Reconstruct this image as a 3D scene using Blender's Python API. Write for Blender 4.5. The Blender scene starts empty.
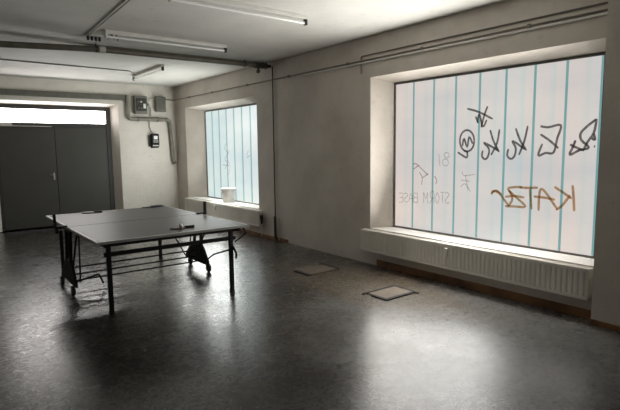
import bpy, bmesh, math, random
from mathutils import Vector, Matrix
random.seed(7)
S = bpy.context.scene
COL = S.collection

# ---------------------------------------------------------------- camera
cam_d = bpy.data.cameras.new('camera')
cam_d.sensor_width = 36.0
cam_d.lens = 495.138 / 620 * 36.0
cam_d.clip_start = 0.05
cam = bpy.data.objects.new('camera', cam_d); COL.objects.link(cam)
RIGHT = Vector((0.7924586, -0.6098041, -0.0121783))
UP = Vector((0.0802359, 0.0844340, 0.9931934))
FWD = Vector((0.6046251, 0.7880418, -0.1158386))
m = Matrix.Identity(4)
for i in range(3):
    m[i][0] = RIGHT[i]; m[i][1] = UP[i]; m[i][2] = -FWD[i]
m[2][3] = 1.594
cam.matrix_world = m
S.camera = cam

# ---------------------------------------------------------------- world, exposure
W = bpy.data.worlds.new('overcast_sky'); S.world = W
W.use_nodes = True
bgn = W.node_tree.nodes['Background']
bgn.inputs[0].default_value = (0.86, 0.93, 1.0, 1); bgn.inputs[1].default_value = 1.0
S.view_settings.view_transform = 'Standard'
S.view_settings.look = 'None'
S.view_settings.gamma = 1.0
S.view_settings.use_curve_mapping = False
S.view_settings.exposure = 0.0
S.cycles.max_bounces = 16
S.cycles.diffuse_bounces = 12
S.cycles.glossy_bounces = 6
S.cycles.sample_clamp_indirect = 6.0
GLASS_LIGHT = 0.72      # daylight coming through the frosted glass of the two windows
TRANSOM_LIGHT = 17.0     # daylight through the clear strip over the door

# ---------------------------------------------------------------- dimensions of the room (metres)
X = 4.69      # inner face of the window wall
Y = 11.27     # inner face of the door wall
ZC = 3.02     # ceiling
XL, YF = -2.6, -4.4
XG = X + 0.30   # plane of the glass strips
YD = Y + 0.20   # plane of the door


# daylight entering through the windows: area lights standing in the window openings
def daylight(name, loc, direction, sx, sy, watts, spread, col):
    d = bpy.data.lights.new(name, 'AREA'); d.shape = 'RECTANGLE'; d.size = sx; d.size_y = sy
    d.energy = watts; d.color = col; d.spread = math.radians(spread)
    o = bpy.data.objects.new(name, d); COL.objects.link(o)
    o.location = loc; o.rotation_euler = Vector(direction).to_track_quat('-Z', 'Y').to_euler()
    return o
WARM, COOL = (1.0, .975, .93), (.98, 1.0, .965)
for k in range(5):      # slats of daylight across the width of each opening
    daylight('daylight_near_window', (X+.15, 2.32+k*.49, 1.46), (-.62, .62, .30), .40, 1.75, 5.2, 120, WARM)
for k in range(4):
    daylight('daylight_far_window', (X+.15, 8.30+k*.55, 1.46), (-.72, .55, .22), .42, 1.75, 6.8, 140, COOL)
for zz in (.95, 1.75):
    daylight('daylight_far_window_upward', (X+.13, 9.15, zz), (-.66, .10, .75), 1.9, .4, 6, 95, COOL)
    daylight('daylight_near_window_upward', (X+.13, 3.30, zz), (-.66, .05, .75), 2.3, .4, 13, 90, WARM)
daylight('daylight_near_window_on_sill', (X+.18, 3.30, 2.25), (-.10, 0, -1), 2.4, .16, 7, 55, WARM)
daylight('daylight_far_window_on_sill', (X+.18, 9.15, 2.25), (-.10, 0, -1), 2.1, .16, 6, 55, COOL)
for zz in (.80, 1.40, 2.0):
    daylight('daylight_near_window_downward', (X+.16, 3.30, zz), (-.56, -.36, -.74), 2.4, .40, 7.8, 108, WARM)
    daylight('daylight_far_window_downward', (X+.16, 9.15, zz), (-.32, -.54, -.78), 1.9, .45, 11, 100, COOL)


# ---------------------------------------------------------------- helpers
def tag(o, label, cat, group=None, kind=None):
    o['label'] = label; o['category'] = cat
    if group: o['group'] = group
    if kind: o['kind'] = kind
    return o

def thing(name, loc, label, cat, group=None, kind=None, rotz=0):
    o = bpy.data.objects.new(name, None); COL.objects.link(o)
    o.location = loc; o.rotation_euler = (0, 0, rotz); o.empty_display_size = 0.1
    return tag(o, label, cat, group, kind)

class MB:
    """collects shapes, given in world coordinates (or local ones with local=True), into one mesh"""
    def __init__(self): self.bm = bmesh.new()
    def box(self, x0, x1, y0, y1, z0, z1):
        v = [self.bm.verts.new(p) for p in ((x0,y0,z0),(x1,y0,z0),(x1,y1,z0),(x0,y1,z0),(x0,y0,z1),(x1,y0,z1),(x1,y1,z1),(x0,y1,z1))]
        for f in ((3,2,1,0),(4,5,6,7),(0,1,5,4),(1,2,6,5),(2,3,7,6),(3,0,4,7)): self.bm.faces.new([v[i] for i in f])
        return self
    def obox(self, c, ax, sx, ay, sy, sz):
        ax = Vector(ax).normalized(); ay = Vector(ay).normalized(); az = ax.cross(ay); c = Vector(c)
        v = [self.bm.verts.new(c + ax*(i*sx/2) + ay*(j*sy/2) + az*(k*sz/2)) for k in (-1,1) for (i,j) in ((-1,-1),(1,-1),(1,1),(-1,1))]
        for f in ((3,2,1,0),(4,5,6,7),(0,1,5,4),(1,2,6,5),(2,3,7,6),(3,0,4,7)): self.bm.faces.new([v[i] for i in f])
        return self
    def bar(self, p0, p1, w, h, up=(0,0,1)):
        p0, p1 = Vector(p0), Vector(p1); d = p1-p0; u = Vector(up)
        if abs(d.normalized().dot(u)) > .95: u = Vector((0,1,0))
        s = d.cross(u).normalized()
        return self.obox((p0+p1)/2, d, d.length, s, w, h)
    def tube(self, pts, r, seg=10, closed=False):
        pts = [Vector(p) for p in pts]; n = len(pts); rings = []; prev = None
        for i, p in enumerate(pts):
            if closed: t = pts[(i+1) % n] - pts[i-1]
            else: t = pts[min(i+1, n-1)] - pts[max(i-1, 0)]
            t.normalize()
            if prev is None:
                a = Vector((0,0,1)) if abs(t.z) < .9 else Vector((1,0,0))
                u = t.cross(a).normalized()
            else:
                u = (prev - t*prev.dot(t)).normalized()
            w = t.cross(u); prev = u
            # mitre so the pipe keeps its width at bends
            rings.append([self.bm.verts.new(p + (u*math.cos(2*math.pi*k/seg) + w*math.sin(2*math.pi*k/seg))*r) for k in range(seg)])
        for i in range(n if closed else n-1):
            a, b = rings[i], rings[(i+1) % n]
            for k in range(seg): self.bm.faces.new((a[k], a[(k+1)%seg], b[(k+1)%seg], b[k]))
        if not closed:
            self.bm.faces.new(rings[0][::-1]); self.bm.faces.new(rings[-1])
        return self
    def cyl(self, p0, p1, r, seg=16): return self.tube([p0, p1], r, seg)
    def lathe(self, c, prof, seg=28, axis='z', close=True):
        c = Vector(c); rings = []
        for (r, z) in prof:
            ring = []
            for k in range(seg):
                a = 2*math.pi*k/seg
                q = Vector((r*math.cos(a), r*math.sin(a), z))
                if axis == 'x': q = Vector((q.z, q.x, q.y))
                if axis == 'y': q = Vector((q.y, q.z, q.x))
                ring.append(self.bm.verts.new(c+q))
            rings.append(ring)
        for a, b in zip(rings, rings[1:]):
            for k in range(seg): self.bm.faces.new((a[k], a[(k+1)%seg], b[(k+1)%seg], b[k]))
        if close:
            self.bm.faces.new(rings[0][::-1]); self.bm.faces.new(rings[-1])
        return self
    def prism(self, poly, axis, a0, a1):
        """polygon in the plane normal to axis, extruded from a0 to a1"""
        def P(u, v, a): return {'x': (a,u,v), 'y': (u,a,v), 'z': (u,v,a)}[axis]
        A = [self.bm.verts.new(P(u,v,a0)) for u,v in poly]; B = [self.bm.verts.new(P(u,v,a1)) for u,v in poly]
        n = len(poly)
        self.bm.faces.new(A[::-1]); self.bm.faces.new(B)
        for i in range(n): self.bm.faces.new((A[i], A[(i+1)%n], B[(i+1)%n], B[i]))
        return self
    def quad(self, *p):
        self.bm.faces.new([self.bm.verts.new(q) for q in p]); return self
    def build(self, name, mat, parent=None, smooth=False, bevel=0, local=False, origin=None, seg=2):
        bm = self.bm
        bmesh.ops.recalc_face_normals(bm, faces=bm.faces[:])
        off = Vector((0,0,0))
        if not local:
            if parent is not None:
                q = parent
                while q is not None: off += q.location; q = q.parent
            if origin is not None: off = off + Vector(origin)
        if off.length: bmesh.ops.translate(bm, verts=bm.verts[:], vec=-off)
        if smooth:
            for f in bm.faces: f.smooth = True
            for e in bm.edges:
                if len(e.link_faces) == 2 and e.calc_face_angle(0) > math.radians(38): e.smooth = False
        me = bpy.data.meshes.new(name); bm.to_mesh(me); bm.free()
        o = bpy.data.objects.new(name, me); COL.objects.link(o)
        if mat is not None: me.materials.append(mat)
        if parent is not None: o.parent = parent
        elif origin is not None: o.location = origin
        if bevel:
            md = o.modifiers.new('edge_bevel', 'BEVEL'); md.width = bevel; md.segments = seg; md.limit_method = 'ANGLE'
        return o

def bend(pts, r=0.05, n=5):
    """rounds the corners of a polyline"""
    pts = [Vector(p) for p in pts]; out = [pts[0]]
    for a, b, c in zip(pts, pts[1:], pts[2:]):
        rr = min(r, (a-b).length*.45, (c-b).length*.45)
        p0 = b + (a-b).normalized()*rr; p1 = b + (c-b).normalized()*rr
        for k in range(n+1):
            t = k/n; out.append(p0*(1-t)**2 + b*2*t*(1-t) + p1*t*t)
    out.append(pts[-1]); return out

# ---------------------------------------------------------------- materials
def new_mat(name):
    mt = bpy.data.materials.new(name); mt.use_nodes = True
    nt = mt.node_tree; b = nt.nodes['Principled BSDF']
    return mt, nt, b, nt.nodes, nt.links

def simple(name, col, rough=.5, metal=0, var=.12, scale=8, bump=0, bscale=60, dirt=None, spec=.5):
    mt, nt, b, N, L = new_mat(name)
    tc = N.new('ShaderNodeTexCoord')
    nz = N.new('ShaderNodeTexNoise'); nz.inputs['Scale'].default_value = scale; nz.inputs['Detail'].default_value = 5
    L.new(tc.outputs['Object'], nz.inputs['Vector'])
    rp = N.new('ShaderNodeValToRGB')
    d = dirt if dirt else tuple(c*(1-var*2) for c in col)
    rp.color_ramp.elements[0].position = .25; rp.color_ramp.elements[1].position = .62
    rp.color_ramp.elements[0].color = (*d, 1); rp.color_ramp.elements[1].color = (*col, 1)
    L.new(nz.outputs['Fac'], rp.inputs[0]); L.new(rp.outputs[0], b.inputs['Base Color'])
    b.inputs['Roughness'].default_value = rough; b.inputs['Metallic'].default_value = metal
    b.inputs['Specular IOR Level'].default_value = spec
    if bump:
        n2 = N.new('ShaderNodeTexNoise'); n2.inputs['Scale'].default_value = bscale; n2.inputs['Detail'].default_value = 4
        L.new(tc.outputs['Object'], n2.inputs['Vector'])
        bp = N.new('ShaderNodeBump'); bp.inputs['Strength'].default_value = bump; bp.inputs['Distance'].default_value = .01
        L.new(n2.outputs['Fac'], bp.inputs['Height']); L.new(bp.outputs[0], b.inputs['Normal'])
    return mt

def wall_mat(name, col, dirt, swap=None, bricks=False, spec=.3, rough=.7):
    mt, nt, b, N, L = new_mat(name)
    tc = N.new('ShaderNodeTexCoord')
    n1 = N.new('ShaderNodeTexNoise'); n1.inputs['Scale'].default_value = 1.1; n1.inputs['Detail'].default_value = 7; n1.inputs['Roughness'].default_value = .62
    L.new(tc.outputs['Object'], n1.inputs['Vector'])
    r1 = N.new('ShaderNodeValToRGB'); r1.color_ramp.elements[0].position = .3; r1.color_ramp.elements[1].position = .6
    r1.color_ramp.elements[0].color = (*dirt, 1); r1.color_ramp.elements[1].color = (*col, 1)
    L.new(n1.outputs['Fac'], r1.inputs[0])
    # small scuffs
    n2 = N.new('ShaderNodeTexNoise'); n2.inputs['Scale'].default_value = 9; n2.inputs['Detail'].default_value = 8; n2.inputs['Roughness'].default_value = .7
    L.new(tc.outputs['Object'], n2.inputs['Vector'])
    r2 = N.new('ShaderNodeValToRGB'); r2.color_ramp.elements[0].position = .28; r2.color_ramp.elements[1].position = .42
    r2.color_ramp.elements[0].color = (.72, .69, .64, 1); r2.color_ramp.elements[1].color = (1, 1, 1, 1)
    L.new(n2.outputs['Fac'], r2.inputs[0])
    mx = N.new('ShaderNodeMix'); mx.data_type = 'RGBA'; mx.blend_type = 'MULTIPLY'; mx.inputs[0].default_value = .6
    L.new(r1.outputs[0], mx.inputs[6]); L.new(r2.outputs[0], mx.inputs[7])
    L.new(mx.outputs[2], b.inputs['Base Color'])
    b.inputs['Roughness'].default_value = rough; b.inputs['Specular IOR Level'].default_value = spec
    n3 = N.new('ShaderNodeTexNoise'); n3.inputs['Scale'].default_value = 26; n3.inputs['Detail'].default_value = 6
    L.new(tc.outputs['Object'], n3.inputs['Vector'])
    bp = N.new('ShaderNodeBump'); bp.inputs['Strength'].default_value = .25; bp.inputs['Distance'].default_value = .012
    L.new(n3.outputs['Fac'], bp.inputs['Height'])
    last = bp
    if bricks:
        sx = N.new('ShaderNodeSeparateXYZ'); cx = N.new('ShaderNodeCombineXYZ')
        L.new(tc.outputs['Object'], sx.inputs[0])
        L.new(sx.outputs['X'], cx.inputs['X']); L.new(sx.outputs['Z'], cx.inputs['Y'])
        br = N.new('ShaderNodeTexBrick'); br.inputs['Scale'].default_value = 1.0
        br.inputs['Brick Width'].default_value = .5; br.inputs['Row Height'].default_value = .25
        br.inputs['Mortar Size'].default_value = .006; br.inputs['Mortar Smooth'].default_value = .6
        br.inputs['Color1'].default_value = (1,1,1,1); br.inputs['Color2'].default_value = (.96,.96,.96,1); br.inputs['Mortar'].default_value = (.3,.3,.3,1)
        L.new(cx.outputs[0], br.inputs['Vector'])
        b2 = N.new('ShaderNodeBump'); b2.inputs['Strength'].default_value = .45; b2.inputs['Distance'].default_value = .012
        L.new(br.outputs['Color'], b2.inputs['Height']); L.new(bp.outputs[0], b2.inputs['Normal']); last = b2
    L.new(last.outputs[0], b.inputs['Normal'])
    return mt

def floor_mat():
    mt, nt, b, N, L = new_mat('worn_coated_concrete')
    tc = N.new('ShaderNodeTexCoord')
    def noise(scale, detail=6, rough=.6, dist=0, stretch=None):
        n = N.new('ShaderNodeTexNoise'); n.inputs['Scale'].default_value = scale; n.inputs['Detail'].default_value = detail
        n.inputs['Roughness'].default_value = rough; n.inputs['Distortion'].default_value = dist
        if stretch:
            mp = N.new('ShaderNodeMapping'); mp.inputs['Scale'].default_value = stretch[:3]; mp.inputs['Rotation'].default_value = (0, 0, stretch[3])
            L.new(tc.outputs['Object'], mp.inputs[0]); L.new(mp.outputs[0], n.inputs['Vector'])
        else: L.new(tc.outputs['Object'], n.inputs['Vector'])
        return n
    def ramp(src, p0, c0, p1, c1):
        r = N.new('ShaderNodeValToRGB'); r.color_ramp.elements[0].position = p0; r.color_ramp.elements[1].position = p1
        r.color_ramp.elements[0].color = (*c0, 1); r.color_ramp.elements[1].color = (*c1, 1)
        L.new(src, r.inputs[0]); return r
    def mix(fac, a, c, mode='MIX'):
        m_ = N.new('ShaderNodeMix'); m_.data_type = 'RGBA'; m_.blend_type = mode
        if isinstance(fac, (int, float)): m_.inputs[0].default_value = fac
        else: L.new(fac, m_.inputs[0])
        for s, v in ((6, a), (7, c)):
            if isinstance(v, tuple): m_.inputs[s].default_value = (*v, 1)
            else: L.new(v, m_.inputs[s])
        return m_.outputs[2]
    big = ramp(noise(.6, 9, .72, .15).outputs['Fac'], .34, (.011, .0085, .0065), .70, (.036, .029, .0235))
    streak = ramp(noise(2.3, 10, .78, .1, (.7, 1.3, 1, .5)).outputs['Fac'], .36, (.4, .37, .34), .64, (1.5, 1.47, 1.45))
    c = mix(.8, big.outputs[0], streak.outputs[0], 'MULTIPLY')
    grain = ramp(noise(22, 6, .8).outputs['Fac'], .36, (.4, .4, .4), .64, (1.5, 1.5, 1.5))
    c = mix(.7, c, grain.outputs[0], 'MULTIPLY')
    # worn bare patches
    bare = ramp(noise(.7, 10, .78, .1).outputs['Fac'], .46, (0,0,0), .80, (.9,.9,.9))
    c = mix(bare.outputs[0], c, (.06, .055, .05))
    # pale patch by the near window: worn coating, with the window's light painted in
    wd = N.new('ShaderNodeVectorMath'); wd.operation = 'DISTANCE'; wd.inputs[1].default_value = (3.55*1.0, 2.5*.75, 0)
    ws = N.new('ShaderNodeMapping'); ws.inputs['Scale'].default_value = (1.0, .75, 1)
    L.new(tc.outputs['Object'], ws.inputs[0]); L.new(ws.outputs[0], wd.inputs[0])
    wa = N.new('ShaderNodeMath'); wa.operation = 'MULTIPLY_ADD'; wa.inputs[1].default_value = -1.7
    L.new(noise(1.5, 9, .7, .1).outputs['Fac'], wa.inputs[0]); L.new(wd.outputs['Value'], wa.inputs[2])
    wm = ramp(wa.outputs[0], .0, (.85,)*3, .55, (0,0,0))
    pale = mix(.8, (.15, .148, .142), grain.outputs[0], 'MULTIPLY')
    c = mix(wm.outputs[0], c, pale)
    # tan dust trodden around the floor hatches
    geo = N.new('ShaderNodeVectorMath'); geo.operation = 'DISTANCE'; geo.inputs[1].default_value = (3.95, 4.1, 0)
    sc = N.new('ShaderNodeMapping'); sc.inputs['Scale'].default_value = (1.9, .8, 1)
    L.new(tc.outputs['Object'], sc.inputs[0]); L.new(sc.outputs[0], geo.inputs[0]); geo.inputs[1].default_value = (3.9*1.9, 4.1*.8, 0)
    nd = noise(3.2, 7, .7, .6)
    ad = N.new('ShaderNodeMath'); ad.operation = 'MULTIPLY_ADD'; ad.inputs[1].default_value = -1.6
    L.new(nd.outputs['Fac'], ad.inputs[0]); L.new(geo.outputs['Value'], ad.inputs[2])
    dm = ramp(ad.outputs[0], -.35, (1,1,1), .55, (0,0,0))
    dm.color_ramp.elements[0].position = 0.0
    dmh = mix(.62, (0, 0, 0), dm.outputs[0])
    c = mix(dmh, c, (.13, .105, .075))
    # pale specks and scuffs
    sp = ramp(noise(95, 2, .5).outputs['Fac'], .66, (0,0,0), .75, (1,1,1))
    spz = ramp(noise(1.3, 3).outputs['Fac'], .42, (0,0,0), .62, (.5,.5,.5))
    c = mix(mix(1.0, sp.outputs[0], spz.outputs[0], 'MULTIPLY'), c, (.32, .31, .29))
    sf = ramp(noise(4.5, 3, .5, 3.5, (1, 3, 1, .8)).outputs['Fac'], .492, (0,0,0), .5, (1,1,1))
    sf.color_ramp.elements.new(.508).color = (0, 0, 0, 1)
    spz2 = ramp(noise(.9, 3).outputs['Fac'], .5, (0,0,0), .66, (.35,.35,.35))
    c = mix(mix(1.0, sf.outputs[0], spz2.outputs[0], 'MULTIPLY'), c, (.26, .25, .24))
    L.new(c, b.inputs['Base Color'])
    rr = ramp(noise(2.0, 9, .75, .1).outputs['Fac'], .32, (.17,)*3, .68, (.37,)*3)
    L.new(rr.outputs[0], b.inputs['Roughness'])
    b.inputs['Specular IOR Level'].default_value = .3
    b.inputs['Coat Weight'].default_value = .6; b.inputs['Coat IOR'].default_value = 1.55
    rc = ramp(noise(17, 8, .8).outputs['Fac'], .35, (.20,)*3, .65, (.37,)*3); L.new(rc.outputs[0], b.inputs['Coat Roughness'])
    nb = noise(45, 6, .75); nb2 = noise(5, 6, .6)
    bp = N.new('ShaderNodeBump'); bp.inputs['Strength'].default_value = .16; bp.inputs['Distance'].default_value = .004
    L.new(nb.outputs['Fac'], bp.inputs['Height'])
    b2 = N.new('ShaderNodeBump'); b2.inputs['Strength'].default_value = .12; b2.inputs['Distance'].default_value = .012
    L.new(nb2.outputs['Fac'], b2.inputs['Height']); L.new(bp.outputs[0], b2.inputs['Normal'])
    L.new(b2.outputs[0], b.inputs['Normal'])
    return mt

def glass_mat(name, base, alt, strength, y_edge, pitch):
    """frosted profile glass lit from behind by daylight; each strip has its own slight tint and is greener towards its flanges"""
    mt, nt, b, N, L = new_mat(name)
    tc = N.new('ShaderNodeTexCoord'); sx = N.new('ShaderNodeSeparateXYZ'); L.new(tc.outputs['Object'], sx.inputs[0])
    def math_(op, a, c=None):
        n = N.new('ShaderNodeMath'); n.operation = op
        for i, v in enumerate((a, c)):
            if v is None: continue
            if isinstance(v, (int, float)): n.inputs[i].default_value = v
            else: L.new(v, n.inputs[i])
        return n.outputs[0]
    u = math_('DIVIDE', math_('SUBTRACT', sx.outputs['Y'], y_edge), pitch)
    fl = math_('FLOOR', u); fr = math_('FRACT', u)
    wn = N.new('ShaderNodeTexWhiteNoise'); wn.noise_dimensions = '1D'; L.new(fl, wn.inputs['W'])
    mx = N.new('ShaderNodeMix'); mx.data_type = 'RGBA'; L.new(wn.outputs['Value'], mx.inputs[0])
    mx.inputs[6].default_value = (*base, 1); mx.inputs[7].default_value = (*alt, 1)
    # flange tint
    ed = N.new('ShaderNodeValToRGB'); L.new(fr, ed.inputs[0]); e = ed.color_ramp.elements
    e[0].position = 0; e[0].color = (.88, .985, .985, 1); e[1].position = 1; e[1].color = (.95, 1, 1, 1)
    e.new(.22).color = (1, 1, 1, 1); e.new(.92).color = (1, 1, 1, 1)
    m2 = N.new('ShaderNodeMix'); m2.data_type = 'RGBA'; m2.blend_type = 'MULTIPLY'; m2.inputs[0].default_value = 1
    L.new(mx.outputs[2], m2.inputs[6]); L.new(ed.outputs[0], m2.inputs[7])
    # noise tint painting the soft warm and cool bands of outdoor light
    nz = N.new('ShaderNodeTexNoise'); nz.inputs['Scale'].default_value = 1.3; nz.inputs['Detail'].default_value = 6; nz.inputs['Roughness'].default_value = .55
    fm = N.new('ShaderNodeMapping'); fm.inputs['Scale'].default_value = (1, .45, 1.2); L.new(tc.outputs['Object'], fm.inputs[0]); L.new(fm.outputs[0], nz.inputs['Vector'])
    rp = N.new('ShaderNodeValToRGB'); rp.color_ramp.elements[0].position = .3; rp.color_ramp.elements[1].position = .62
    rp.color_ramp.elements[0].color = (.80, .84, .88, 1); rp.color_ramp.elements[1].color = (1, .97, .94, 1)
    L.new(nz.outputs['Fac'], rp.inputs[0])
    m3 = N.new('ShaderNodeMix'); m3.data_type = 'RGBA'; m3.blend_type = 'MULTIPLY'; m3.inputs[0].default_value = 1
    L.new(m2.outputs[2], m3.inputs[6]); L.new(rp.outputs[0], m3.inputs[7])
    L.new(m3.outputs[2], b.inputs['Emission Color']); b.inputs['Emission Strength'].default_value = strength
    b.inputs['Base Color'].default_value = (.08, .09, .09, 1); b.inputs['Roughness'].default_value = .35
    return mt

def emit_mat(name, col, strength, base=(.3,.3,.3), rough=.3):
    mt, nt, b, N, L = new_mat(name)
    b.inputs['Base Color'].default_value = (*base, 1); b.inputs['Roughness'].default_value = rough
    b.inputs['Emission Color'].default_value = (*col, 1); b.inputs['Emission Strength'].default_value = strength
    return mt

def ink_mat(name, col, through, tint):
    """thin marker ink on lit glass: part opaque, part tinted see-through"""
    mt, nt, b, N, L = new_mat(name)
    b.inputs['Base Color'].default_value = (*col, 1); b.inputs['Roughness'].default_value = .6
    tr = N.new('ShaderNodeBsdfTransparent'); tr.inputs[0].default_value = (*tint, 1)
    nz = N.new('ShaderNodeTexNoise'); nz.inputs['Scale'].default_value = 25; tc = N.new('ShaderNodeTexCoord'); L.new(tc.outputs['Object'], nz.inputs['Vector'])
    mr = N.new('ShaderNodeMapRange'); mr.inputs['From Min'].default_value = .3; mr.inputs['From Max'].default_value = .7
    mr.inputs['To Min'].default_value = max(0, through-.18); mr.inputs['To Max'].default_value = min(1, through+.18)
    L.new(nz.outputs['Fac'], mr.inputs['Value'])
    ms = N.new('ShaderNodeMixShader'); L.new(mr.outputs[0], ms.inputs[0]); L.new(b.outputs[0], ms.inputs[1]); L.new(tr.outputs[0], ms.inputs[2])
    L.new(ms.outputs[0], N['Material Output'].inputs['Surface'])
    return mt

M = {}
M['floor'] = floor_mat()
M['ceiling'] = wall_mat('grey_white_ceiling_paint', (.66, .65, .61), (.56, .555, .52))
M['wall'] = wall_mat('old_white_wall_paint', (.64, .59, .525), (.50, .455, .40))
M['wall_block'] = wall_mat('white_painted_blockwork', (.74, .70, .635), (.62, .58, .52), bricks=True)
M['reveal'] = M['wall']
M['brown'] = simple('brown_skirting', (.24, .115, .045), .6, var=.3, scale=5)
M['sill'] = simple('white_sill_stone', (.84, .82, .78), .45, var=.05)
M['frame'] = simple('dark_window_frame', (.12, .118, .11), .5, var=.2)
M['door'] = simple('grey_green_door_paint', (.052, .051, .042), .5, var=.10, scale=2.5)
M['door_frame'] = simple('dark_door_frame', (.035, .032, .03), .5)
M['metal'] = simple('bare_steel', (.38, .37, .35), .35, 1.0, var=.08)
M['duct'] = simple('grey_green_duct_paint', (.13, .13, .105), .55, var=.15)
M['pipe'] = simple('dark_olive_pipe_paint', (.13, .12, .09), .45, var=.2)
M['pipe_dark'] = simple('rusty_dark_pipe', (.05, .042, .035), .55, var=.25)
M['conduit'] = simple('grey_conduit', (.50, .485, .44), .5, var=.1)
M['wall_pipe'] = simple('brown_grey_painted_pipe', (.20, .18, .155), .55, var=.1)
M['wall_tube'] = simple('olive_grey_wall_tube', (.23, .22, .18), .5, var=.12)
M['cable'] = simple('dark_cable', (.22, .21, .19), .6)
M['lamp_body'] = simple('white_lamp_enamel', (.70, .69, .65), .35, var=.06)
M['lamp_grey'] = simple('dusty_grey_lamp_enamel', (.58, .56, .50), .45, var=.1)
M['tube_glass'] = simple('unlit_tube_glass', (.85, .85, .83), .12, var=.02)
M['socket'] = simple('black_lamp_socket', (.02, .019, .018), .5)
M['radiator'] = simple('cream_radiator_enamel', (.78, .75, .68), .4, var=.07, scale=3)
M['plastic'] = simple('white_plastic', (.66, .65, .61), .4, var=.03)
M['black'] = simple('black_powder_coat', (.008, .008, .008), .55, var=.1, spec=.25)
M['rubber'] = simple('black_rubber', (.018, .018, .018), .6, var=.1)
M['hatch'] = simple('concrete_hatch_cover', (.17, .14, .11), .9, var=.14, scale=12, bump=.2)
M['hatch_frame'] = simple('black_gap', (.012, .010, .009), .8)
M['rust'] = simple('brown_joint_filler', (.10, .06, .03), .8, var=.3)
M['box'] = simple('grey_green_fuse_box', (.17, .17, .14), .5, var=.15)
M['box_window'] = simple('dark_smoked_cover', (.05, .05, .045), .25)
M['lcd'] = simple('pale_display', (.75, .77, .74), .25, var=.03)
M['bucket'] = simple('white_bucket_plastic', (.80, .77, .72), .45, var=.08, scale=10)
M['ball'] = simple('white_ball', (.88, .88, .86), .35, var=.01)
M['bat_rubber'] = simple('black_bat_rubber', (.015, .014, .014), .45)
M['wood'] = simple('pale_bat_wood', (.30, .19, .10), .5)
M['cloth'] = simple('dark_grey_net_cloth', (.075, .078, .08), .9, var=.2, scale=30)
M['joint'] = emit_mat('backlit_teal_glass_edge', (.21, .38, .39), .8, (.05, .12, .12))
M['glass_near'] = glass_mat('frosted_profile_glass', (1.0, .87, .81), (.88, .88, .86), GLASS_LIGHT, 2.05, 2.565/8)
M['glass_far'] = glass_mat('frosted_profile_glass_far', (.80, .93, .92), (.92, .99, .98), GLASS_LIGHT*1.15, 8.02, 2.28/7)
M['transom'] = emit_mat('bright_transom_glass', (1.0, .955, .93), TRANSOM_LIGHT)
M['ink_black'] = ink_mat('black_marker', (.05, .05, .05), .40, (.46, .43, .43))
M['ink_orange'] = ink_mat('orange_brown_spray', (.20, .11, .045), .80, (.64, .44, .27))
M['ink_faint'] = ink_mat('thin_grey_pen', (.2, .19, .19), .84, (.8, .76, .76))
M['ink_pink'] = ink_mat('thin_reddish_pen', (.3, .15, .15), .68, (.8, .6, .6))
def table_mat():
    mt, nt, b, N, L = new_mat('grey_table_top')
    tc = N.new('ShaderNodeTexCoord'); nz = N.new('ShaderNodeTexNoise'); nz.inputs['Scale'].default_value = 2.5; nz.inputs['Detail'].default_value = 8; nz.inputs['Roughness'].default_value = .7
    L.new(tc.outputs['Object'], nz.inputs['Vector'])
    rp = N.new('ShaderNodeValToRGB'); rp.color_ramp.elements[0].color = (.022, .022, .022, 1); rp.color_ramp.elements[1].color = (.05, .049, .048, 1)
    rp.color_ramp.elements[0].position = .3; rp.color_ramp.elements[1].position = .7
    L.new(nz.outputs['Fac'], rp.inputs[0]); L.new(rp.outputs[0], b.inputs['Base Color'])
    r2 = N.new('ShaderNodeMapRange'); r2.inputs['To Min'].default_value = .34; r2.inputs['To Max'].default_value = .42; b.inputs['Specular IOR Level'].default_value = .22
    L.new(nz.outputs['Fac'], r2.inputs['Value']); L.new(r2.outputs[0], b.inputs['Roughness'])
    return mt
M['table'] = table_mat()
M['line'] = simple('white_table_line', (.62, .62, .60), .45, var=.06)
M['table_edge'] = simple('pale_table_edge', (.30, .30, .29), .5)

# ================================================================ THE SETTING
f = MB(); f.box(XL-.2, X+.6, YF-.2, YD+.35, -.12, 0)
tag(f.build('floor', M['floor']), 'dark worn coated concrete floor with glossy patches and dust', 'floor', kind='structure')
f = MB(); f.box(XL-.2, X+.6, YF-.2, YD+.35, ZC, ZC+.15)
tag(f.build('ceiling', M['ceiling']), 'flat off-white painted ceiling above the whole room', 'ceiling', kind='structure')

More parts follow.
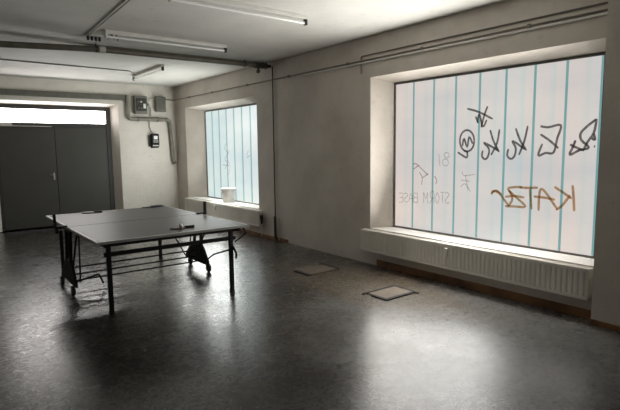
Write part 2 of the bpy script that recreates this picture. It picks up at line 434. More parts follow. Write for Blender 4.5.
def wall_with_openings(b, axis_pt, lo, hi, z0, z1, holes):
    """holes: (a0,a1,za,zb, A0,A1,ZA,ZB) opening on the room face and at the back of the splayed reveal; axis_pt(a, z, depth) -> point"""
    T = .45
    # room face (depth 0) and outer face (depth T) built as strips round the holes
    def strips(depth, rects):
        rects = sorted(rects); cur = lo
        for (a0, a1, za, zb) in rects:
            if a0 > cur: b.quad(axis_pt(cur,z0,depth), axis_pt(a0,z0,depth), axis_pt(a0,z1,depth), axis_pt(cur,z1,depth))
            if za > z0: b.quad(axis_pt(a0,z0,depth), axis_pt(a1,z0,depth), axis_pt(a1,za,depth), axis_pt(a0,za,depth))
            b.quad(axis_pt(a0,zb,depth), axis_pt(a1,zb,depth), axis_pt(a1,z1,depth), axis_pt(a0,z1,depth))
            cur = a1
        b.quad(axis_pt(cur,z0,depth), axis_pt(hi,z0,depth), axis_pt(hi,z1,depth), axis_pt(cur,z1,depth))
    strips(0, [h[:4] for h in holes])
    strips(T, [h[4:8] for h in holes])
    for h in holes:
        (a0,a1,za,zb), (A0,A1,ZA,ZB), d = h[:4], h[4:8], h[8]
        i = [(a0,za),(a1,za),(a1,zb),(a0,zb)]; o = [(A0,ZA),(A1,ZA),(A1,ZB),(A0,ZB)]
        for k in range(4):
            n = (k+1) % 4
            b.quad(axis_pt(*i[k],0), axis_pt(*i[n],0), axis_pt(*o[n],d), axis_pt(*o[k],d))
            b.quad(axis_pt(*o[k],d), axis_pt(*o[n],d), axis_pt(*o[n],T), axis_pt(*o[k],T))
    b.quad(axis_pt(lo,z0,0), axis_pt(lo,z0,T), axis_pt(lo,z1,T), axis_pt(lo,z1,0))
    b.quad(axis_pt(hi,z0,0), axis_pt(hi,z0,T), axis_pt(hi,z1,T), axis_pt(hi,z1,0))
    bmesh.ops.remove_doubles(b.bm, verts=b.bm.verts[:], dist=1e-5)

w = MB()
wall_with_openings(w, lambda a, z, d: (X+d, a, z), YF-.1, YD+.3, 0, ZC,
    [(1.88, 4.774, .47, 2.495, 2.02, 4.615, .47, 2.425, .30), (7.63, 10.70, .47, 2.505, 8.02, 10.30, .47, 2.425, .30)])
tag(w.build('wall_right', M['wall']), 'long off-white window wall with two deep window openings', 'wall', kind='structure')
w = MB()
wall_with_openings(w, lambda a, z, d: (a, Y+d, z), XL-.1, X+.02, 0, ZC, [(.96, 3.39, 0, 2.575, 1.07, 3.27, 0, 2.52, .20)])
tag(w.build('wall_back', M['wall_block']), 'white painted block wall around the double door', 'wall', kind='structure')
w = MB(); w.box(XL-.2, XL, YF-.1, YD+.3, 0, ZC)
tag(w.build('wall_left', M['wall_block']), 'white painted wall at the left end of the room, outside the view', 'wall', kind='structure')
w = MB(); w.box(XL, X+.4, YF-.2, YF, 0, ZC)
tag(w.build('wall_front', M['wall_block']), 'white painted wall behind the viewer', 'wall', kind='structure')
w = MB(); w.box(X-.13, X+.01, .9, 1.862, 0, ZC)
tag(w.build('trim_1', M['wall']), 'off-white wall pier projecting at the right edge of the near window', 'pier', kind='structure')

b = MB(); b.box(X-.014, X-.0005, 6.72, Y-.002, 0, .055)
tag(b.build('baseboard_right', M['brown'], bevel=.003), 'brown wooden skirting under the far window', 'skirting', kind='structure')
b = MB(); b.box(X-.014, X-.0005, 1.87, 4.64, 0, .085)
tag(b.build('baseboard_right', M['brown'], bevel=.003), 'brown skirting below the long radiator of the near window', 'skirting', kind='structure')
b = MB(); b.box(X-.144, X-.1305, .9, 1.862, 0, .05)
tag(b.build('baseboard_right', M['brown'], bevel=.003), 'short brown skirting at the foot of the wall pier', 'skirting', kind='structure')

# ---------------------------------------------------------------- windows
def window(name, y0, y1, n, sy0, sy1, glass, label, jw, yp):
    z0, z1 = .50, 2.425
    root = thing(name, (XG, (y0+y1)/2, z0), label, 'window', kind='structure')
    fr = MB(); t = .018
    fr.box(XG-.02, XG+.05, y0, y0+t, z0, z1).box(XG-.02, XG+.05, y1-t, y1, z0, z1)
    fr.box(XG-.02, XG+.05, y0+t, y1-t, z0, z0+.022).box(XG-.02, XG+.05, y0+t, y1-t, z1-.025, z1)
    fr.build('window_frame', M['frame'], root, bevel=.004)
    g = MB(); jt = MB(); p = (y1-yp)/n
    for k in range(n):
        a, c = yp+k*p+.010, yp+(k+1)*p-.010
        # U section: a face towards the room and two flanges behind it
        g.prism([(XG, a), (XG, c), (XG+.045, c), (XG+.045, c-.006), (XG+.006, c-.006), (XG+.006, a+.006), (XG+.045, a+.006), (XG+.045, a)], 'z', z0+.02, z1-.02)
        jt.box(XG-.003, XG+.04, max(yp+k*p-jw, y0+.0185), yp+k*p+jw, z0+.03, z1-.025)
    g.build('glazing', glass, root)
    jt.build('glass_joint', M['joint'], root)
    s = MB()
    s.prism([(X-.005, sy0), (X-.005, sy1), (XG-.021, y1+.005), (XG-.021, y0-.005)], 'z', .465, .498)
    o = s.build('window_sill', M['sill'], root, bevel=.004)
    return root
win1 = window('window_1', 2.02, 4.615, 8, 1.885, 4.770, M['glass_near'], 'large near window of upright frosted glass strips covered in graffiti tags', .0125, 2.052)
win2 = window('window_2', 8.02, 10.30, 7, 7.64, 10.695, M['glass_far'], 'far window of pale teal frosted glass strips with a bucket on its sill', .017, 8.04)

GRAFFITI = {
'orange':[[(2.268,1.194),(2.252,1.062),(2.241,0.939)],[(2.445,1.169),(2.356,1.116),(2.269,1.061)],[(2.287,1.094),(2.359,0.986),(2.419,0.936)],[(2.598,0.911),(2.598,1.056),(2.581,1.138),(2.52,1.092),(2.405,0.943)],[(2.656,1.056),(2.549,1.052),(2.433,1.039)],[(2.816,1.14),(2.719,1.142),(2.614,1.15)],[(2.701,1.13),(2.675,0.918)],[(2.783,1.146),(2.871,1.141),(2.949,1.116),(2.844,1.028),(2.743,0.943),(2.863,0.932),(2.976,0.927)],[(2.98,1.029),(2.867,1.045),(2.757,1.036)],[(2.937,1.106),(2.893,1.014),(2.941,0.921)],[(3.15,1.043),(3.123,1.084),(3.051,1.062),(2.99,0.996),(2.942,0.942)],[(3.146,1.06),(3.087,1.09),(3.022,1.047)]],
'black':[[(3.493,2.014),(3.346,1.97),(3.161,1.88)],[(3.229,2.024),(3.268,1.924),(3.303,1.793)],[(3.378,1.92),(3.342,1.842)],[(3.353,1.852),(3.33,1.943),(3.282,1.801),(3.234,1.875)],[(3.387,1.645),(3.395,1.593),(3.42,1.551),(3.458,1.527),(3.501,1.527),(3.541,1.551),(3.57,1.595),(3.581,1.648),(3.573,1.702),(3.547,1.744),(3.508,1.766),(3.465,1.765),(3.426,1.74),(3.398,1.697),(3.387,1.645)],[(3.546,1.584),(3.525,1.673),(3.481,1.574),(3.457,1.691),(3.409,1.612)],[(3.609,1.514),(3.548,1.48),(3.484,1.453),(3.479,1.514),(3.526,1.534)],[(3.188,1.76),(3.142,1.637),(3.069,1.515)],[(3.074,1.765),(3.099,1.617),(3.168,1.482)],[(3.076,1.528),(3.172,1.581),(3.263,1.62),(3.196,1.553),(3.206,1.467),(3.242,1.436),(3.282,1.47),(3.273,1.534)],[(2.885,1.768),(2.831,1.64),(2.757,1.533)],[(2.752,1.789),(2.784,1.631),(2.839,1.484)],[(2.771,1.545),(2.849,1.596),(2.918,1.633),(2.877,1.56),(2.887,1.478),(2.927,1.443),(2.972,1.478),(2.961,1.551)],[(2.617,1.779),(2.533,1.765),(2.41,1.78),(2.44,1.649),(2.47,1.512),(2.552,1.507),(2.627,1.482),(2.589,1.601)],[(2.613,1.697),(2.52,1.636),(2.424,1.554)],[(2.08,1.824),(2.168,1.754),(2.218,1.693),(2.208,1.63),(2.138,1.558),(2.224,1.533),(2.311,1.49),(2.283,1.568),(2.263,1.631)],[(2.08,1.824),(2.099,1.697),(2.148,1.616),(2.19,1.526)],[(2.099,1.69),(2.086,1.631),(2.117,1.649)],[(2.091,1.572),(2.08,1.567)],[(2.312,1.59),(2.253,1.561),(2.183,1.533)]],
'faint':[[(3.539,1.291),(3.516,1.241),(3.367,1.261)],[(3.498,1.251),(3.452,1.061)],[(3.429,1.177),(3.558,1.187)],[(3.556,1.106),(3.495,1.144),(3.421,1.056)],[(3.883,1.496),(3.862,1.341)],[(3.729,1.478),(3.739,1.455),(3.765,1.445),(3.792,1.454),(3.804,1.478),(3.793,1.501),(3.767,1.511),(3.741,1.501),(3.729,1.478)],[(3.738,1.391),(3.75,1.361),(3.78,1.348),(3.811,1.36),(3.825,1.39),(3.813,1.42),(3.782,1.433),(3.752,1.421),(3.738,1.391)],[(4.459,0.972),(4.457,0.852)],[(4.535,0.967),(4.459,0.972)],[(4.519,0.907),(4.458,0.912)],[(4.533,0.845),(4.457,0.852)],[(4.445,0.961),(4.407,0.975),(4.37,0.954),(4.407,0.916),(4.444,0.883),(4.406,0.856),(4.369,0.871)],[(4.355,0.86),(4.32,0.981),(4.282,0.866)],[(4.341,0.908),(4.297,0.912)],[(4.212,0.988),(4.21,0.871),(4.26,0.867),(4.283,0.889),(4.261,0.926),(4.211,0.93)],[(4.261,0.926),(4.276,0.954),(4.262,0.985),(4.212,0.988)],[(4.108,0.862),(4.11,1.005),(4.077,0.922),(4.048,1.009),(4.045,0.867)],[(3.944,0.876),(3.947,1.015),(3.996,1.012),(4.007,0.976),(3.994,0.942),(3.945,0.946)],[(3.97,0.944),(4.005,0.871)],[(3.896,1.019),(3.865,0.951),(3.893,0.88),(3.924,0.947),(3.896,1.019)],[(3.849,1.022),(3.79,1.025)],[(3.819,1.024),(3.816,0.886)],[(3.778,1.013),(3.75,1.028),(3.72,1.003),(3.748,0.96),(3.776,0.924),(3.746,0.892),(3.718,0.908)]],
'pink':[[(4.29,1.357),(4.235,1.365),(4.138,1.298),(4.043,1.227)],[(4.282,1.294),(4.186,1.351)],[(4.185,1.259),(4.136,1.198),(4.144,1.098)],[(4.136,1.186),(4.034,1.247)],[(3.942,1.218),(3.905,1.171),(3.919,1.122)]],
'w2':[[(9.345,1.71),(9.431,1.588),(9.295,1.496),(9.432,1.373),(9.335,1.282),(9.46,1.156)],[(9.228,1.557),(9.34,1.405),(9.225,1.211),(9.312,1.037)],[(9.533,1.247),(9.274,1.234)],[(8.455,1.555),(8.518,1.412),(8.382,1.458)]],
}

def strokes(key, w, depth, mat, parent, name='graffiti'):
    b = MB()
    for i, s in enumerate(GRAFFITI[key]):
        xx = XG - depth - .0004*(i % 5)
        # smooth the hand stroke
        P = [Vector((p[0], p[1])) for p in s]; Q = []
        for k in range(len(P)-1):
            a, p0, p1, d = P[max(k-1,0)], P[k], P[k+1], P[min(k+2, len(P)-1)]
            for t in (0, .25, .5, .75):
                Q.append(.5*((2*p0) + (p1-a)*t + (2*a-5*p0+4*p1-d)*t*t + (3*p0-a-3*p1+d)*t**3))
        Q.append(P[-1]); L_, R_ = [], []
        for k, q in enumerate(Q):
            t = (Q[min(k+1, len(Q)-1)] - Q[max(k-1, 0)])
            t = t.normalized() if t.length > 1e-6 else Vector((1, 0)); nn = Vector((-t.y, t.x))*w/2*(1 if 0 < k < len(Q)-1 else .7)
            L_.append(b.bm.verts.new((xx, *(q+nn)))); R_.append(b.bm.verts.new((xx, *(q-nn))))
        for k in range(len(Q)-1): b.bm.faces.new((L_[k], L_[k+1], R_[k+1], R_[k]))
    o = b.build(name, mat, parent)
    return o
strokes('black', .024, .005, M['ink_black'], win1)['label'] = 'black marker tags'
strokes('orange', .026, .008, M['ink_orange'], win1)['label'] = 'orange-brown sprayed letters, mirrored'
strokes('faint', .011, .005, M['ink_faint'], win1)['label'] = 'thin faint grey scribbles'
strokes('pink', .013, .008, M['ink_pink'], win1)['label'] = 'thin reddish scribble'
strokes('w2', .014, .005, M['ink_faint'], win2)['label'] = 'faint grey scribbles'

# ---------------------------------------------------------------- double door with transom
door = thing('door_1', (2.16, YD, 0), 'dark grey-green metal double door under a bright transom strip', 'door', kind='structure')
d = MB(); x0, x1, zt = 1.07, 3.27, 2.52
d.box(x0, x0+.065, YD, YD+.09, 0, zt).box(x1-.095, x1, YD, YD+.09, 0, zt).box(x0+.065, x1-.095, YD, YD+.09, 2.43, zt)
d.box(x0+.065, x1-.095, YD, YD+.09, 2.07, 2.16)
d.build('door_frame', M['door_frame'], door, bevel=.004)
t = MB(); t.box(x0+.065, x1-.095, YD+.04, YD+.05, 2.16, 2.43); t.build('transom_glass', M['transom'], door)
xm = 2.128
l1 = MB(); l1.box(x0+.067, xm-.012, YD+.012, YD+.06, .012, 2.068)
leafL = l1.build('door_leaf', M['door'], door, bevel=.004)
l2 = MB(); l2.box(xm+.012, x1-.097, YD+.012, YD+.06, .012, 2.068)
leafR = l2.build('door_leaf', M['door'], door, bevel=.004)
a = MB(); a.box(xm-.012, xm+.012, YD+.02, YD+.07, .012, 2.068); a.build('meeting_gap', M['door_frame'], door)
h = MB(); h.box(xm-.070, xm-.040, YD+.004, YD+.012, .98, 1.13)
hp = h.build('handle_plate', M['metal'], leafL, bevel=.002)
h = MB(); h.tube(bend([(xm-.055, YD+.006, 1.09), (xm-.055, YD-.045, 1.09), (xm-.150, YD-.045, 1.09)], .02), .008); h.build('door_handle', M['metal'], leafL, smooth=True)
h = MB(); h.lathe((xm-.055, YD+.008, 1.01), [(.016, 0), (.016, -.016), (.012, -.02)], 14, 'y'); h.build('lock_cylinder', M['metal'], leafL, smooth=True)
h = MB(); h.box(1.14, 1.375, YD-.055, YD-.0005, 2.078, 2.135); h.build('door_closer', M['lamp_grey'], leafL, bevel=.006)
h = MB(); h.bar((1.36, YD-.03, 2.088), (2.08, YD-.02, 2.083), .024, .014); h.build('closer_arm', M['lamp_grey'], leafL)

# ================================================================ PIPES AND CABLES
o = (X-.04, 7.18, 2.95)
pr = thing('ceiling_pipe', (2.0, 7.2, 2.95), 'thick dark olive pipe crossing under the ceiling to the window wall', 'pipe')
MB().tube([(-2.60, 7.30, 2.78), (.81, 7.24, 2.893), (1.95, 7.20, 2.945), (4.40, 7.17, 2.95)], .040, 16).build('pipe_run', M['pipe'], pr, smooth=True)
MB().tube([(1.955, 7.20, 2.9455), (2.035, 7.1985, 2.9465)], .052, 16).build('coupling', M['conduit'], pr, smooth=True)
v = MB(); v.tube([(4.38, 7.17, 2.95), (4.685, 7.16, 2.95)], .028, 12)
for q in (4.40, 4.47, 4.53, 4.59): v.cyl((q, 7.168, 2.95), (q+.025, 7.168, 2.95), .055, 6)
v.cyl((4.455, 7.17, 2.95), (4.455, 7.17, 2.86), .02).cyl((4.44, 7.17, 2.86), (4.47, 7.17, 2.85), .035)
v.build('valve', M['pipe_dark'], pr)
MB().tube([(-2.60, 7.245, 3.006), (.81, 7.17, 3.008), (1.98, 7.31, 3.008), (4.66, 7.24, 3.008)], .012, 8).build('conduit_shadow_line', M['conduit'], pr, smooth=True)  # pale conduit; this tube also stands for the pipe's shadow line
for q, yy, zz in ((-.9, 7.272, 2.836), (1.92, 7.20, 2.945), (4.2, 7.173, 2.949)):
    hg = MB(); hg.cyl((q, yy, zz+.03), (q, yy, ZC), .007, 8); hg.lathe((q, yy, zz), [(.043, -.012), (.047, -.012), (.047, .012), (.043, .012)], 16, 'x')
    hg.build('pipe_hanger', M['pipe_dark'], pr)

rp = thing('riser_pipe', (X-.04, 7.06, .0), 'thin dark vertical pipe on the wall between the two windows', 'pipe')
MB().tube([(X-.028, 7.06, 2.93), (X-.028, 7.06, .36)], .011, 10).build('pipe_run', M['pipe_dark'], rp, smooth=True)
MB().tube([(X-.035, 7.06, .42), (X-.035, 7.06, .02)], .024, 12).build('pipe_sleeve', M['pipe_dark'], rp, smooth=True)
MB().tube([(X-.03, 6.95, .40), (X-.03, 6.95, .02)], .012, 10).build('return_pipe', M['conduit'], rp, smooth=True)

cd = MB(); cd.tube([(1.70, 6.66, 3.002), (1.60, 3.6, 3.002), (1.53, 1.2, 3.002), (1.50, -4.39, 3.002)], .010, 10)
o = tag(cd.build('ceiling_conduit', M['conduit'], smooth=True, origin=(1.6, 3, 3)), 'straight grey conduit running along the ceiling from the junction box', 'conduit')

jb = thing('junction_box', (1.76, 6.80, 3.0), 'small open ceiling junction with dark terminals by the conduit end', 'junction box')
MB().box(1.67, 1.86, 6.66, 6.74, 3.0, ZC-.001).build('base_plate', M['lamp_body'], jb, bevel=.003)
for k in range(4): MB().lathe((1.70+k*.045, 6.70, 2.985), [(.016, -.035), (.018, 0), (.013, .02)], 10).build('terminal', M['socket'], jb)
jb2 = thing('cable_terminal', (1.90, 6.52, 3.0), 'loose dark wire ends hanging at the left end of the far long light', 'terminal')
for k, (a, c) in enumerate(((1.86, 6.54), (1.93, 6.50), (1.90, 6.44), (1.98, 6.50))):
    MB().tube([(a, c, ZC-.002), (a+.01, c+.01, 2.99), (a+.03, c-.02+.02*k, 2.955)], .009, 8).build('wire_end', M['socket'], jb2, smooth=True)

lc = MB(); lc.tube([(-2.60, 9.05, 3.010), (1.02, 9.19, 3.010), (3.02, 9.30, 3.010), (3.20, 9.55, 3.010), (3.27, 9.84, 3.0)], .010, 8)
tag(lc.build('ceiling_cable', M['cable'], smooth=True, origin=(1, 9.2, 3.0)), 'thin dark cable clipped to the ceiling leading to the short light near the door', 'cable')

# wall conduits
wc = thing('wall_conduit', (X-.03, 6, 2.70), 'long thin conduit along the top of the window wall from the fuse boxes', 'conduit')
MB().tube(bend([(4.44, Y-.022, 2.725), (X-.022, Y-.022, 2.722), (X-.022, 1.864, 2.722)], .06), .010, 10).build('upper_pipe', M['wall_pipe'], wc, smooth=True)
MB().tube([(X-.018, 6.4, 2.694), (X-.018, 1.864, 2.694)], .011, 10).build('lower_pipe', M['lamp_body'], wc, smooth=True)
for yy in (2.6, 3.9, 5.2, 6.6, 7.9, 9.3, 10.4): MB().box(X-.04, X-.0005, yy-.012, yy+.012, 2.705, 2.740).build('pipe_clip', M['wall_pipe'], wc)
uc = MB(); uc.tube(bend([(X-.012, 4.94, 2.56), (X-.012, 4.94, 2.785), (X-.012, 1.864, 2.785)], .03), .008, 8)
tag(uc.build('wall_cable', M['wall_pipe'], smooth=True, origin=(X-.012, 3.4, 2.78)), 'thin cable above the conduits over the near window, turning down at its left end', 'cable')

# ---------------------------------------------------------------- door wall: duct, fuse boxes, meter
du = thing('cable_duct', (1, Y-.03, 2.72), 'grey-green cable duct along the door wall, dropping and stepping right below the fuse boxes', 'cable duct')
MB().box(-2.595, 3.53, Y-.06, Y-.0005, 2.665, 2.775).build('top_duct', M['duct'], du, bevel=.004)
MB().tube(bend([(3.585, Y-.045, 2.78), (3.585, Y-.045, 2.265), (4.525, Y-.045, 2.265), (4.575, Y-.045, 1.34), (4.60, Y-.06, 1.27)], .09, 7), .044, 14).build('bent_pipe', M['wall_tube'], du, smooth=True)
MB().tube([(4.598, Y-.058, 1.275), (4.604, Y-.064, 1.25)], .046, 14).build('pipe_end', M['socket'], du, smooth=True)
for q in (3.8, 4.25): MB().box(q-.015, q+.015, Y-.093, Y-.0005, 2.215, 2.315).build('pipe_clip', M['pipe'], du)

fb = thing('fuse_box', (3.86, Y, 2.38), 'larger grey-green fuse box on the door wall, left of two', 'fuse box', 'fuse boxes on the door wall')
MB().box(3.72, 3.995, Y-.13, Y-.0005, 2.38, 2.77).build('housing', M['box'], fb, bevel=.008)
MB().box(3.745, 3.97, Y-.142, Y-.1305, 2.44, 2.72).build('cover', M['box_window'], fb, bevel=.004)
for i in range(2):
    for k in range(2): MB().lathe((3.79+k*.06, Y-.143, 2.50+i*.14), [(.02, 0), (.02, -.025), (.014, -.03)], 12, 'y').build('screw_fuse', M['plastic' if i == 1 and k == 1 else 'duct'], fb, smooth=True)
MB().box(3.90, 3.955, Y-.149, Y-.1425, 2.50, 2.60).build('label_plate', M['lcd'], fb)
fb2 = thing('fuse_box', (4.32, Y, 2.44), 'smaller plain grey-green fuse box, nearer the corner', 'fuse box', 'fuse boxes on the door wall')
MB().box(4.20, 4.435, Y-.12, Y-.0005, 2.44, 2.78).build('housing', M['box'], fb2, bevel=.02)
MB().box(4.235, 4.40, Y-.13, Y-.1205, 2.49, 2.73).build('cover', M['duct'], fb2, bevel=.004)
q = MB(); q.tube(bend([(4.0, Y-.05, 2.70), (4.09, Y-.05, 2.70), (4.195, Y-.05, 2.73)], .03), .016, 10).tube(bend([(4.0, Y-.05, 2.55), (4.10, Y-.05, 2.55), (4.10, Y-.05, 2.32)], .04), .014, 10)
q.lathe((4.07, Y-.04, 2.58), [(.035, .0399), (.035, -.02), (.028, -.03)], 14, 'y')
tag(q.build('connecting_pipe', M['conduit'], smooth=True, origin=(4.09, Y-.05, 2.6)), 'short pale connecting pipes between the two fuse boxes', 'pipe')

me_ = thing('electric_meter', (4.15, Y, 1.62), 'black box with a pale display hung on the door wall below the duct', 'meter')
MB().box(4.02, 4.135, Y-.035, Y-.0005, 1.66, 1.91).build('back_plate', M['duct'], me_, bevel=.004)
MB().prism([(Y-.036, 1.62), (Y-.10, 1.64), (Y-.13, 1.72), (Y-.12, 1.93), (Y-.036, 1.95)], 'x', 4.06, 4.235).build('casing', M['black'], me_, bevel=.012)
MB().obox((4.15, Y-.129, 1.855), (1, 0, 0), .085, (0, -.047, 1), .075, .010).build('display', M['lcd'], me_)
for i in range(3):
    for k in range(3): MB().obox((4.11+k*.04, Y-.131, 1.75+i*.023), (1, 0, 0), .028, (0, -.047, 1), .014, .008).build('button', M['conduit'], me_)
MB().box(4.08, 4.215, Y-.118, Y-.095, 1.66, 1.70).build('lower_cover', M['conduit'], me_, bevel=.004)
MB().tube([(4.06, Y-.02, 2.22), (4.055, Y-.02, 2.10), (4.09, Y-.03, 2.0), (4.12, Y-.06, 1.94)], .008, 8).build('lead', M['cable'], me_, smooth=True)

# ================================================================ LIGHTS (unlit tubes)
def batten(c, along, L, label, body, two_dark):
    x, y = c
    root = thing('ceiling_light', (x, y, ZC), label, 'ceiling light', 'unlit fluorescent battens on the ceiling')
    def bx(a0, a1, w, z0, z1):
        return (x+a0, x+a1, y-w, y+w, z0, z1) if along == 'x' else (x-w, x+w, y+a0, y+a1, z0, z1)
    h = L/2
    MB().box(*bx(-h, h, .026, ZC-.042, ZC-.0005)).build('housing', body, root, bevel=.005)
    P = (lambda a, z: (x+a, y, z)) if along == 'x' else (lambda a, z: (x, y+a, z))
    MB().cyl(P(-h+.03, ZC-.080), P(h-.03, ZC-.080), .014, 14).build('tube', M['tube_glass'], root, smooth=True)
    for s in (-1, 1):
        b = MB(); a0, a1 = sorted((s*(h-.032), s*(h+.002)))
        b.box(*bx(a0, a1, .020, ZC-.102, ZC-.035)); b.build('socket', M['socket'] if (s > 0 or two_dark) else body, root, bevel=.006)
    return root
batten((2.625, 4.46), 'x', 1.56, 'unlit white tube light on the ceiling, nearest the viewer', M['lamp_body'], False)
batten((2.61, 6.33), 'x', 1.62, 'unlit white tube light just in front of the thick ceiling pipe', M['lamp_body'], False)
batten((3.29, 9.10), 'y', 1.52, 'short-looking grey tube light beyond the ceiling pipe, pointing at the door wall', M['lamp_grey'], True)

# ================================================================ RADIATORS
def radiator(y0, y1, label, valve_end):
    xf, xb, z0, z1 = X-.12, X-.03, .20, .487
    root = thing('radiator', ((xf+xb)/2, (y0+y1)/2, 0), label, 'radiator', 'panel radiators under the windows')
    # ribbed front panel: a profile along y, extruded in z
    pitch = .05; n = int((y1-y0-.06)/pitch); s = y0+.03; prof = [(xf+.008, y0+.004)]
    for k in range(n):
        a = s+k*pitch
        prof += [(xf+.008, a+.004), (xf, a+.012), (xf, a+.038), (xf+.008, a+.046)]
    prof += [(xf+.008, y1-.004)]
    prof += [(xf+.03, y1-.004), (xf+.03, y0+.004)]
    MB().prism(prof, 'z', z0+.035, z1-.035).build('front_panel', M['radiator'], root)
    e = MB(); e.box(xf+.002, xf+.03, y0+.004, y1-.004, z0, z0+.035).box(xf+.002, xf+.03, y0+.004, y1-.004, z1-.035, z1-.006); e.build('panel_rail', M['radiator'], root, bevel=.004)
    MB().box(xb-.03, xb, y0+.004, y1-.004, z0, z1-.006).build('rear_panel', M['radiator'], root, bevel=.003)
    for yy in (y0, y1-.004):
        MB().box(xf+.003, xb, yy, yy+.004, z0+.02, z1-.006).build('side_cover', M['radiator'], root)
    g = MB()
    g.box(xf+.003, xf+.018, y0, y1, z1-.006, z1).box(xb-.015, xb, y0, y1, z1-.006, z1)
    k = y0
    while k < y1-.012:
        g.box(xf+.018, xb-.015, k, k+.012, z1-.005, z1-.001); k += .03
    g.build('top_grille', M['radiator'], root)
    m_ = (y0+y1)/2 + .05
    MB().box(xf-.026, xf-.0005, m_-.017, m_+.017, .345, .445).build('cost_meter', M['plastic'], root, bevel=.004)
    yv = y0-.03
    vb = MB(); vb.tube([(xf+.05, y0, z0+.04), (xf+.05, yv, z0+.04), (xf+.05, yv, .03)], .011, 10); vb.build('feed_pipe', M['conduit'], root, smooth=True)
    for yy in (y0+.35, (y0+y1)/2, y1-.35): MB().box(xb, X-.0005, yy-.03, yy+.03, z0+.05, z1-.06).build('bracket', M['radiator'], root)
    if valve_end:
        v = MB(); v.lathe((xf+.05, yv, z0+.14), [(.016, -.09), (.02, -.02), (.028, 0), (.03, .05), (.024, .07)], 14); v.build('valve', M['socket'], root, smooth=True)
    return root
radiator(1.905, 4.845, 'long cream ribbed radiator under the near graffiti window', False)
radiator(7.47, 10.66, 'cream radiator under the far window behind the table', True)

# ---------------------------------------------------------------- bucket
bk = thing('bucket', (4.835, 9.04, .498), 'white plastic bucket on the sill of the far window', 'bucket')
MB().lathe((4.835, 9.04, .499), [(.115, 0), (.122, .012), (.142, .25), (.144, .25), (.153, .252), (.153, .285), (.147, .288), (.140, .27), (.118, .016), (.02, .012)], 32).build('body', M['bucket'], bk, smooth=True)
MB().lathe((4.835, 9.04, .499), [(.141, .205), (.149, .206), (.149, .216), (.141, .217)], 32, close=False).build('band', M['bucket'], bk, smooth=True)
q = [(4.835+.157*math.cos(a), 9.04+.157*math.sin(a), .745-.11*abs(math.sin((a-.6)))) for a in [2.2+.6-2.2+math.pi*k/14 for k in range(15)]]
MB().tube(q, .0035, 8).build('handle', M['metal'], bk, smooth=True)

# ================================================================ TABLE TENNIS TABLE
TX, TY = 1.935, 5.87
tb = thing('table_tennis_table', (TX, TY, 0), 'folding table tennis table with grey top, white edge lines and black wheeled frame', 'table')
hw, hl, zt = .795, 1.215, .76
def half(sign):
    v0, v1 = (-hl, -.006) if sign < 0 else (.006, hl)
    b = MB(); b.box(-hw, hw, v0, v1, zt-.024, zt)
    o = b.build('table_half', M['table_edge'], tb, local=True, bevel=.003)
    t = MB(); t.box(-hw+.004, hw-.004, v0+.004 if sign < 0 else v0, v1 if sign < 0 else v1-.004, zt-.0005, zt+.0015); t.build('playing_surface', M['table'], o, local=True)
    l = MB(); zz = (zt+.0012, zt+.0022)
    l.box(-hw+.004, -hw+.026, v0+.004, v1-.004, *zz).box(hw-.026, hw-.004, v0+.004, v1-.004, *zz)
    e = (v0+.004, v0+.026) if sign < 0 else (v1-.026, v1-.004)
    l.box(-hw+.026, hw-.026, *e, *zz)
    l.build('white_line', M['line'], o, local=True)
    a = MB(); ins = .10
    yl = sign*1.07
    a.box(-hw+ins, hw-ins, yl-.016, yl+.016, .592, .632)                       # cross bar between the legs
    for u in (-1, 1): a.box(u*.70-.012, u*.70+.012, min(v0, v1)+.05, max(v0, v1)-.05, zt-.064, zt-.0245)
    a.box(-.70, .70, sign*1.12-.012, sign*1.12+.012, zt-.064, zt-.0245)
    a.build('under_frame', M['black'], o, local=True, bevel=.002)
    for u in (-.655, .640):
        g = MB(); g.box(u-.02, u+.02, yl-.02, yl+.02, .025, zt-.0245)
        lg = g.build('leg', M['black'], tb, local=True, bevel=.003)
        MB().box(u-.023, u+.023, yl-.023, yl+.023, 0, .03).build('foot_cap', M['rubber'], lg, local=True, bevel=.004)
    return o
half(-1); half(1)
def carriage(u, out):
    b = MB(); th = .012
    # plate with sloping shoulders (y,z), local v = y - 5.87
    b.prism([(-.15, .10), (-.13, .165), (-.02, .30), (.06, .36), (.30, .36), (.42, .28), (.55, .165), (.57, .10)], 'x', u-th, u+th)
    c = b.build('wheel_carriage', M['black'], tb, local=True, bevel=.003)
    p = MB()
    p.bar((u, .08, .33), (u, .02, zt-.0245), .034, .030).bar((u, .28, .33), (u, .20, zt-.0245), .034, .030)
    p.box(u-.02, u+.02, -.02, .26, zt-.07, zt-.0245)
    p.build('upright', M['black'], c, local=True, bevel=.002)
    for v in (-.07, .49):
        w = MB(); w.lathe((u+out*.028, v, .056), [(.012, -.016), (.050, -.016), (.056, -.010), (.056, .010), (.050, .016), (.012, .016)], 22, 'x')
        w.build('wheel', M['rubber'], c, local=True, smooth=True)
        h = MB(); h.prism([(v-.022, .05), (v+.022, .05), (v+.03, .13), (v-.03, .13)], 'x', u+out*.012-.002+(0 if out > 0 else -.0), u+out*.012+.002)
        h.cyl((u, v, .056), (u+out*.05, v, .056), .008, 10); h.build('axle_fork', M['black'], c, local=True)
        h = MB(); h.lathe((u+out*.0455, v, .056), [(.030, -.001), (.028, .001)], 18, 'x'); h.build('wheel_hub', M['lamp_grey'], c, local=True)
    return c
carriage(-.755, -1); carriage(.815, 1)
def part(name, pts, r, mat='black', rad=.02):
    return MB().tube(bend(pts, rad) if len(pts) > 2 else pts, r, 10).build(name, M[mat], tb, local=True, smooth=True)
for z in (.25, .168, .095): part('cross_rod', [(-.755, .23, z), (.815, .23, z)], .0095)
part('brace_rod', [(.815, -.08, .165), (.70, -.52, .33), (.64, -1.05, .48)], .010, rad=.1)
part('brace_rod', [(-.755, -.02, .30), (-.70, .03, .60), (-.66, .04, .73)], .011, rad=.1)
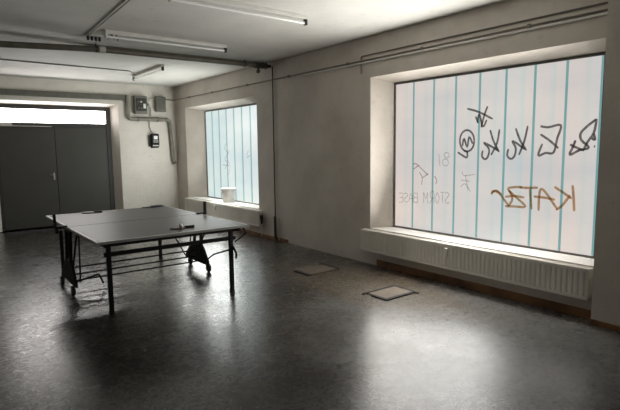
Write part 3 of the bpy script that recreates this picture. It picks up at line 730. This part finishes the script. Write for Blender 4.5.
part('brace_rod', [(.60, -.62, .73), (.70, -.20, .45), (.78, .02, .27)], .009, rad=.1)
part('brace_rod', [(.22, -.30, .72), (.45, -.05, .45), (.62, .10, .20), (.80, .2, .17)], .008, rad=.1)
part('brace_rod', [(.52, -.35, .72), (.58, -.15, .55), (.60, -.05, .26)], .008, rad=.1)
part('brace_rod', [(.70, -1.06, .56), (.80, -1.14, .66), (.77, -1.10, .735)], .009)
part('lock_lever', [(.655, -1.09, .52), (.675, -1.13, .44), (.672, -1.12, .39)], .013)
part('safety_bar', [(-.755, .03, .122), (-.48, .03, .178), (-.435, .03, .06)], .011, rad=.015)
part('spring_rod', [(-.665, .03, .70), (-.68, .03, .115)], .009)
def net_post(u, out):
    b = MB(); b.box(u-.012, u+.012, -.022, .022, .752, .915).box(min(u, u-out*.11), max(u, u-out*.11), -.02, .02, .735, .7485 if False else .7355)
    o = b.build('net_post', M['black'], tb, local=True, bevel=.003)
    c = MB(); a, e = sorted((u, u-out*(.12)))
    c.box(a, e, -.018, .018, zt+.0025, zt+.018).box(a if out < 0 else e-.03, a+.03 if out < 0 else e, -.018, .018, zt-.06, zt+.0025)
    c.build('post_clamp', M['black'], o, local=True, bevel=.002)
    return o
net_post(-.905, -1); net_post(.855, 1)
def clip(u, out): pass

# things lying on the table
def bat(x, y, rot, label):
    root = thing('table_tennis_bat', (x, y, zt+.0026), label, 'bat', rotz=rot)
    blade = [(.078*math.cos(a), .082*math.sin(a)) for a in [math.radians(-65+k*310/26-0) + math.radians(0) for k in range(27)]]
    blade = [(.078*math.sin(t), .08*-math.cos(t)) for t in [math.radians(18+k*(324/26)) for k in range(27)]]
    MB().prism(blade, 'z', .002, .009).build('blade', M['wood'], root, local=True)
    MB().prism([(a*.985, c*.985) for a, c in blade], 'z', .009, .0125).build('rubber_face', M['bat_rubber'], root, local=True)
    MB().prism([(a*.985, c*.985) for a, c in blade], 'z', 0, .002).build('rubber_face', M['bat_rubber'], root, local=True)
    MB().prism([(-.013, -.175), (.013, -.175), (.012, -.074), (-.012, -.074)], 'z', 0, .022).build('handle', M['bat_rubber'], root, local=True, bevel=.004)
    return root
bat(2.03, 4.94, math.radians(80), 'black table tennis bat on the near half of the table under a white ball')
bat(1.635, 6.985, math.radians(70), 'black bat lying by the far left edge of the table')
bl = MB(); bmesh.ops.create_uvsphere(bl.bm, u_segments=24, v_segments=16, radius=.02, matrix=Matrix.Translation((2.06, 4.93, zt+.0026+.0127+.02)))
tag(bl.build('table_tennis_ball', M['ball'], smooth=True, origin=(2.06, 4.93, zt+.0153)), 'small white ball resting on the black bat', 'ball')
cl = MB()
cl.prism([(2.36, 6.995), (2.46, 6.96), (2.62, 6.985), (2.70, 7.035), (2.68, 7.07), (2.48, 7.06), (2.37, 7.05)], 'z', zt+.0027, zt+.012)
cl.prism([(2.50, 6.985), (2.60, 6.99), (2.67, 7.04), (2.63, 7.06), (2.50, 7.05)], 'z', zt+.012, zt+.024)
tag(cl.build('folded_cloth', M['cloth'], bevel=.003, origin=(2.53, 7.02, zt)), 'flat dark grey folded cloth at the far right corner of the table', 'cloth')

# ================================================================ FLOOR HATCHES
def hatch(x0, x1, y0, y1, label, slots):
    root = thing('floor_hatch', ((x0+x1)/2, (y0+y1)/2, 0), label, 'floor hatch', 'hatches let into the floor by the window wall')
    MB().box(x0+.02, x1-.02, y0+.02, y1-.02, .0005, .012).build('cover', M['hatch'], root, bevel=.004)
    r = MB(); t = .011
    r.box(x0, x1, y0, y0+t, .0004, .004).box(x0, x1, y1-t, y1, .0004, .004).box(x0, x0+t, y0+t, y1-t, .0004, .004).box(x1-t, x1, y0+t, y1-t, .0004, .004)
    r.build('hatch_rim', M['rust'], root)
    for k, (a, b_, c, d_) in enumerate(slots): MB().box(a, b_, c, d_, .001, .0130+.0004*k).build('slot', M['hatch_frame'], root)
    return root
hatch(3.66, 4.16, 4.80, 5.16, 'farther of two square floor hatches, with dark slots on two sides', [(3.64, 3.695, 4.80, 5.10), (4.13, 4.18, 4.83, 5.20)])
hatch(3.66, 4.12, 3.49, 3.80, 'nearer of two square floor hatches, outlined by dark slots', [(3.65, 3.69, 3.49, 3.70), (3.66, 4.08, 3.475, 3.515), (4.09, 4.125, 3.44, 3.81), (3.62, 4.12, 3.785, 3.81)])
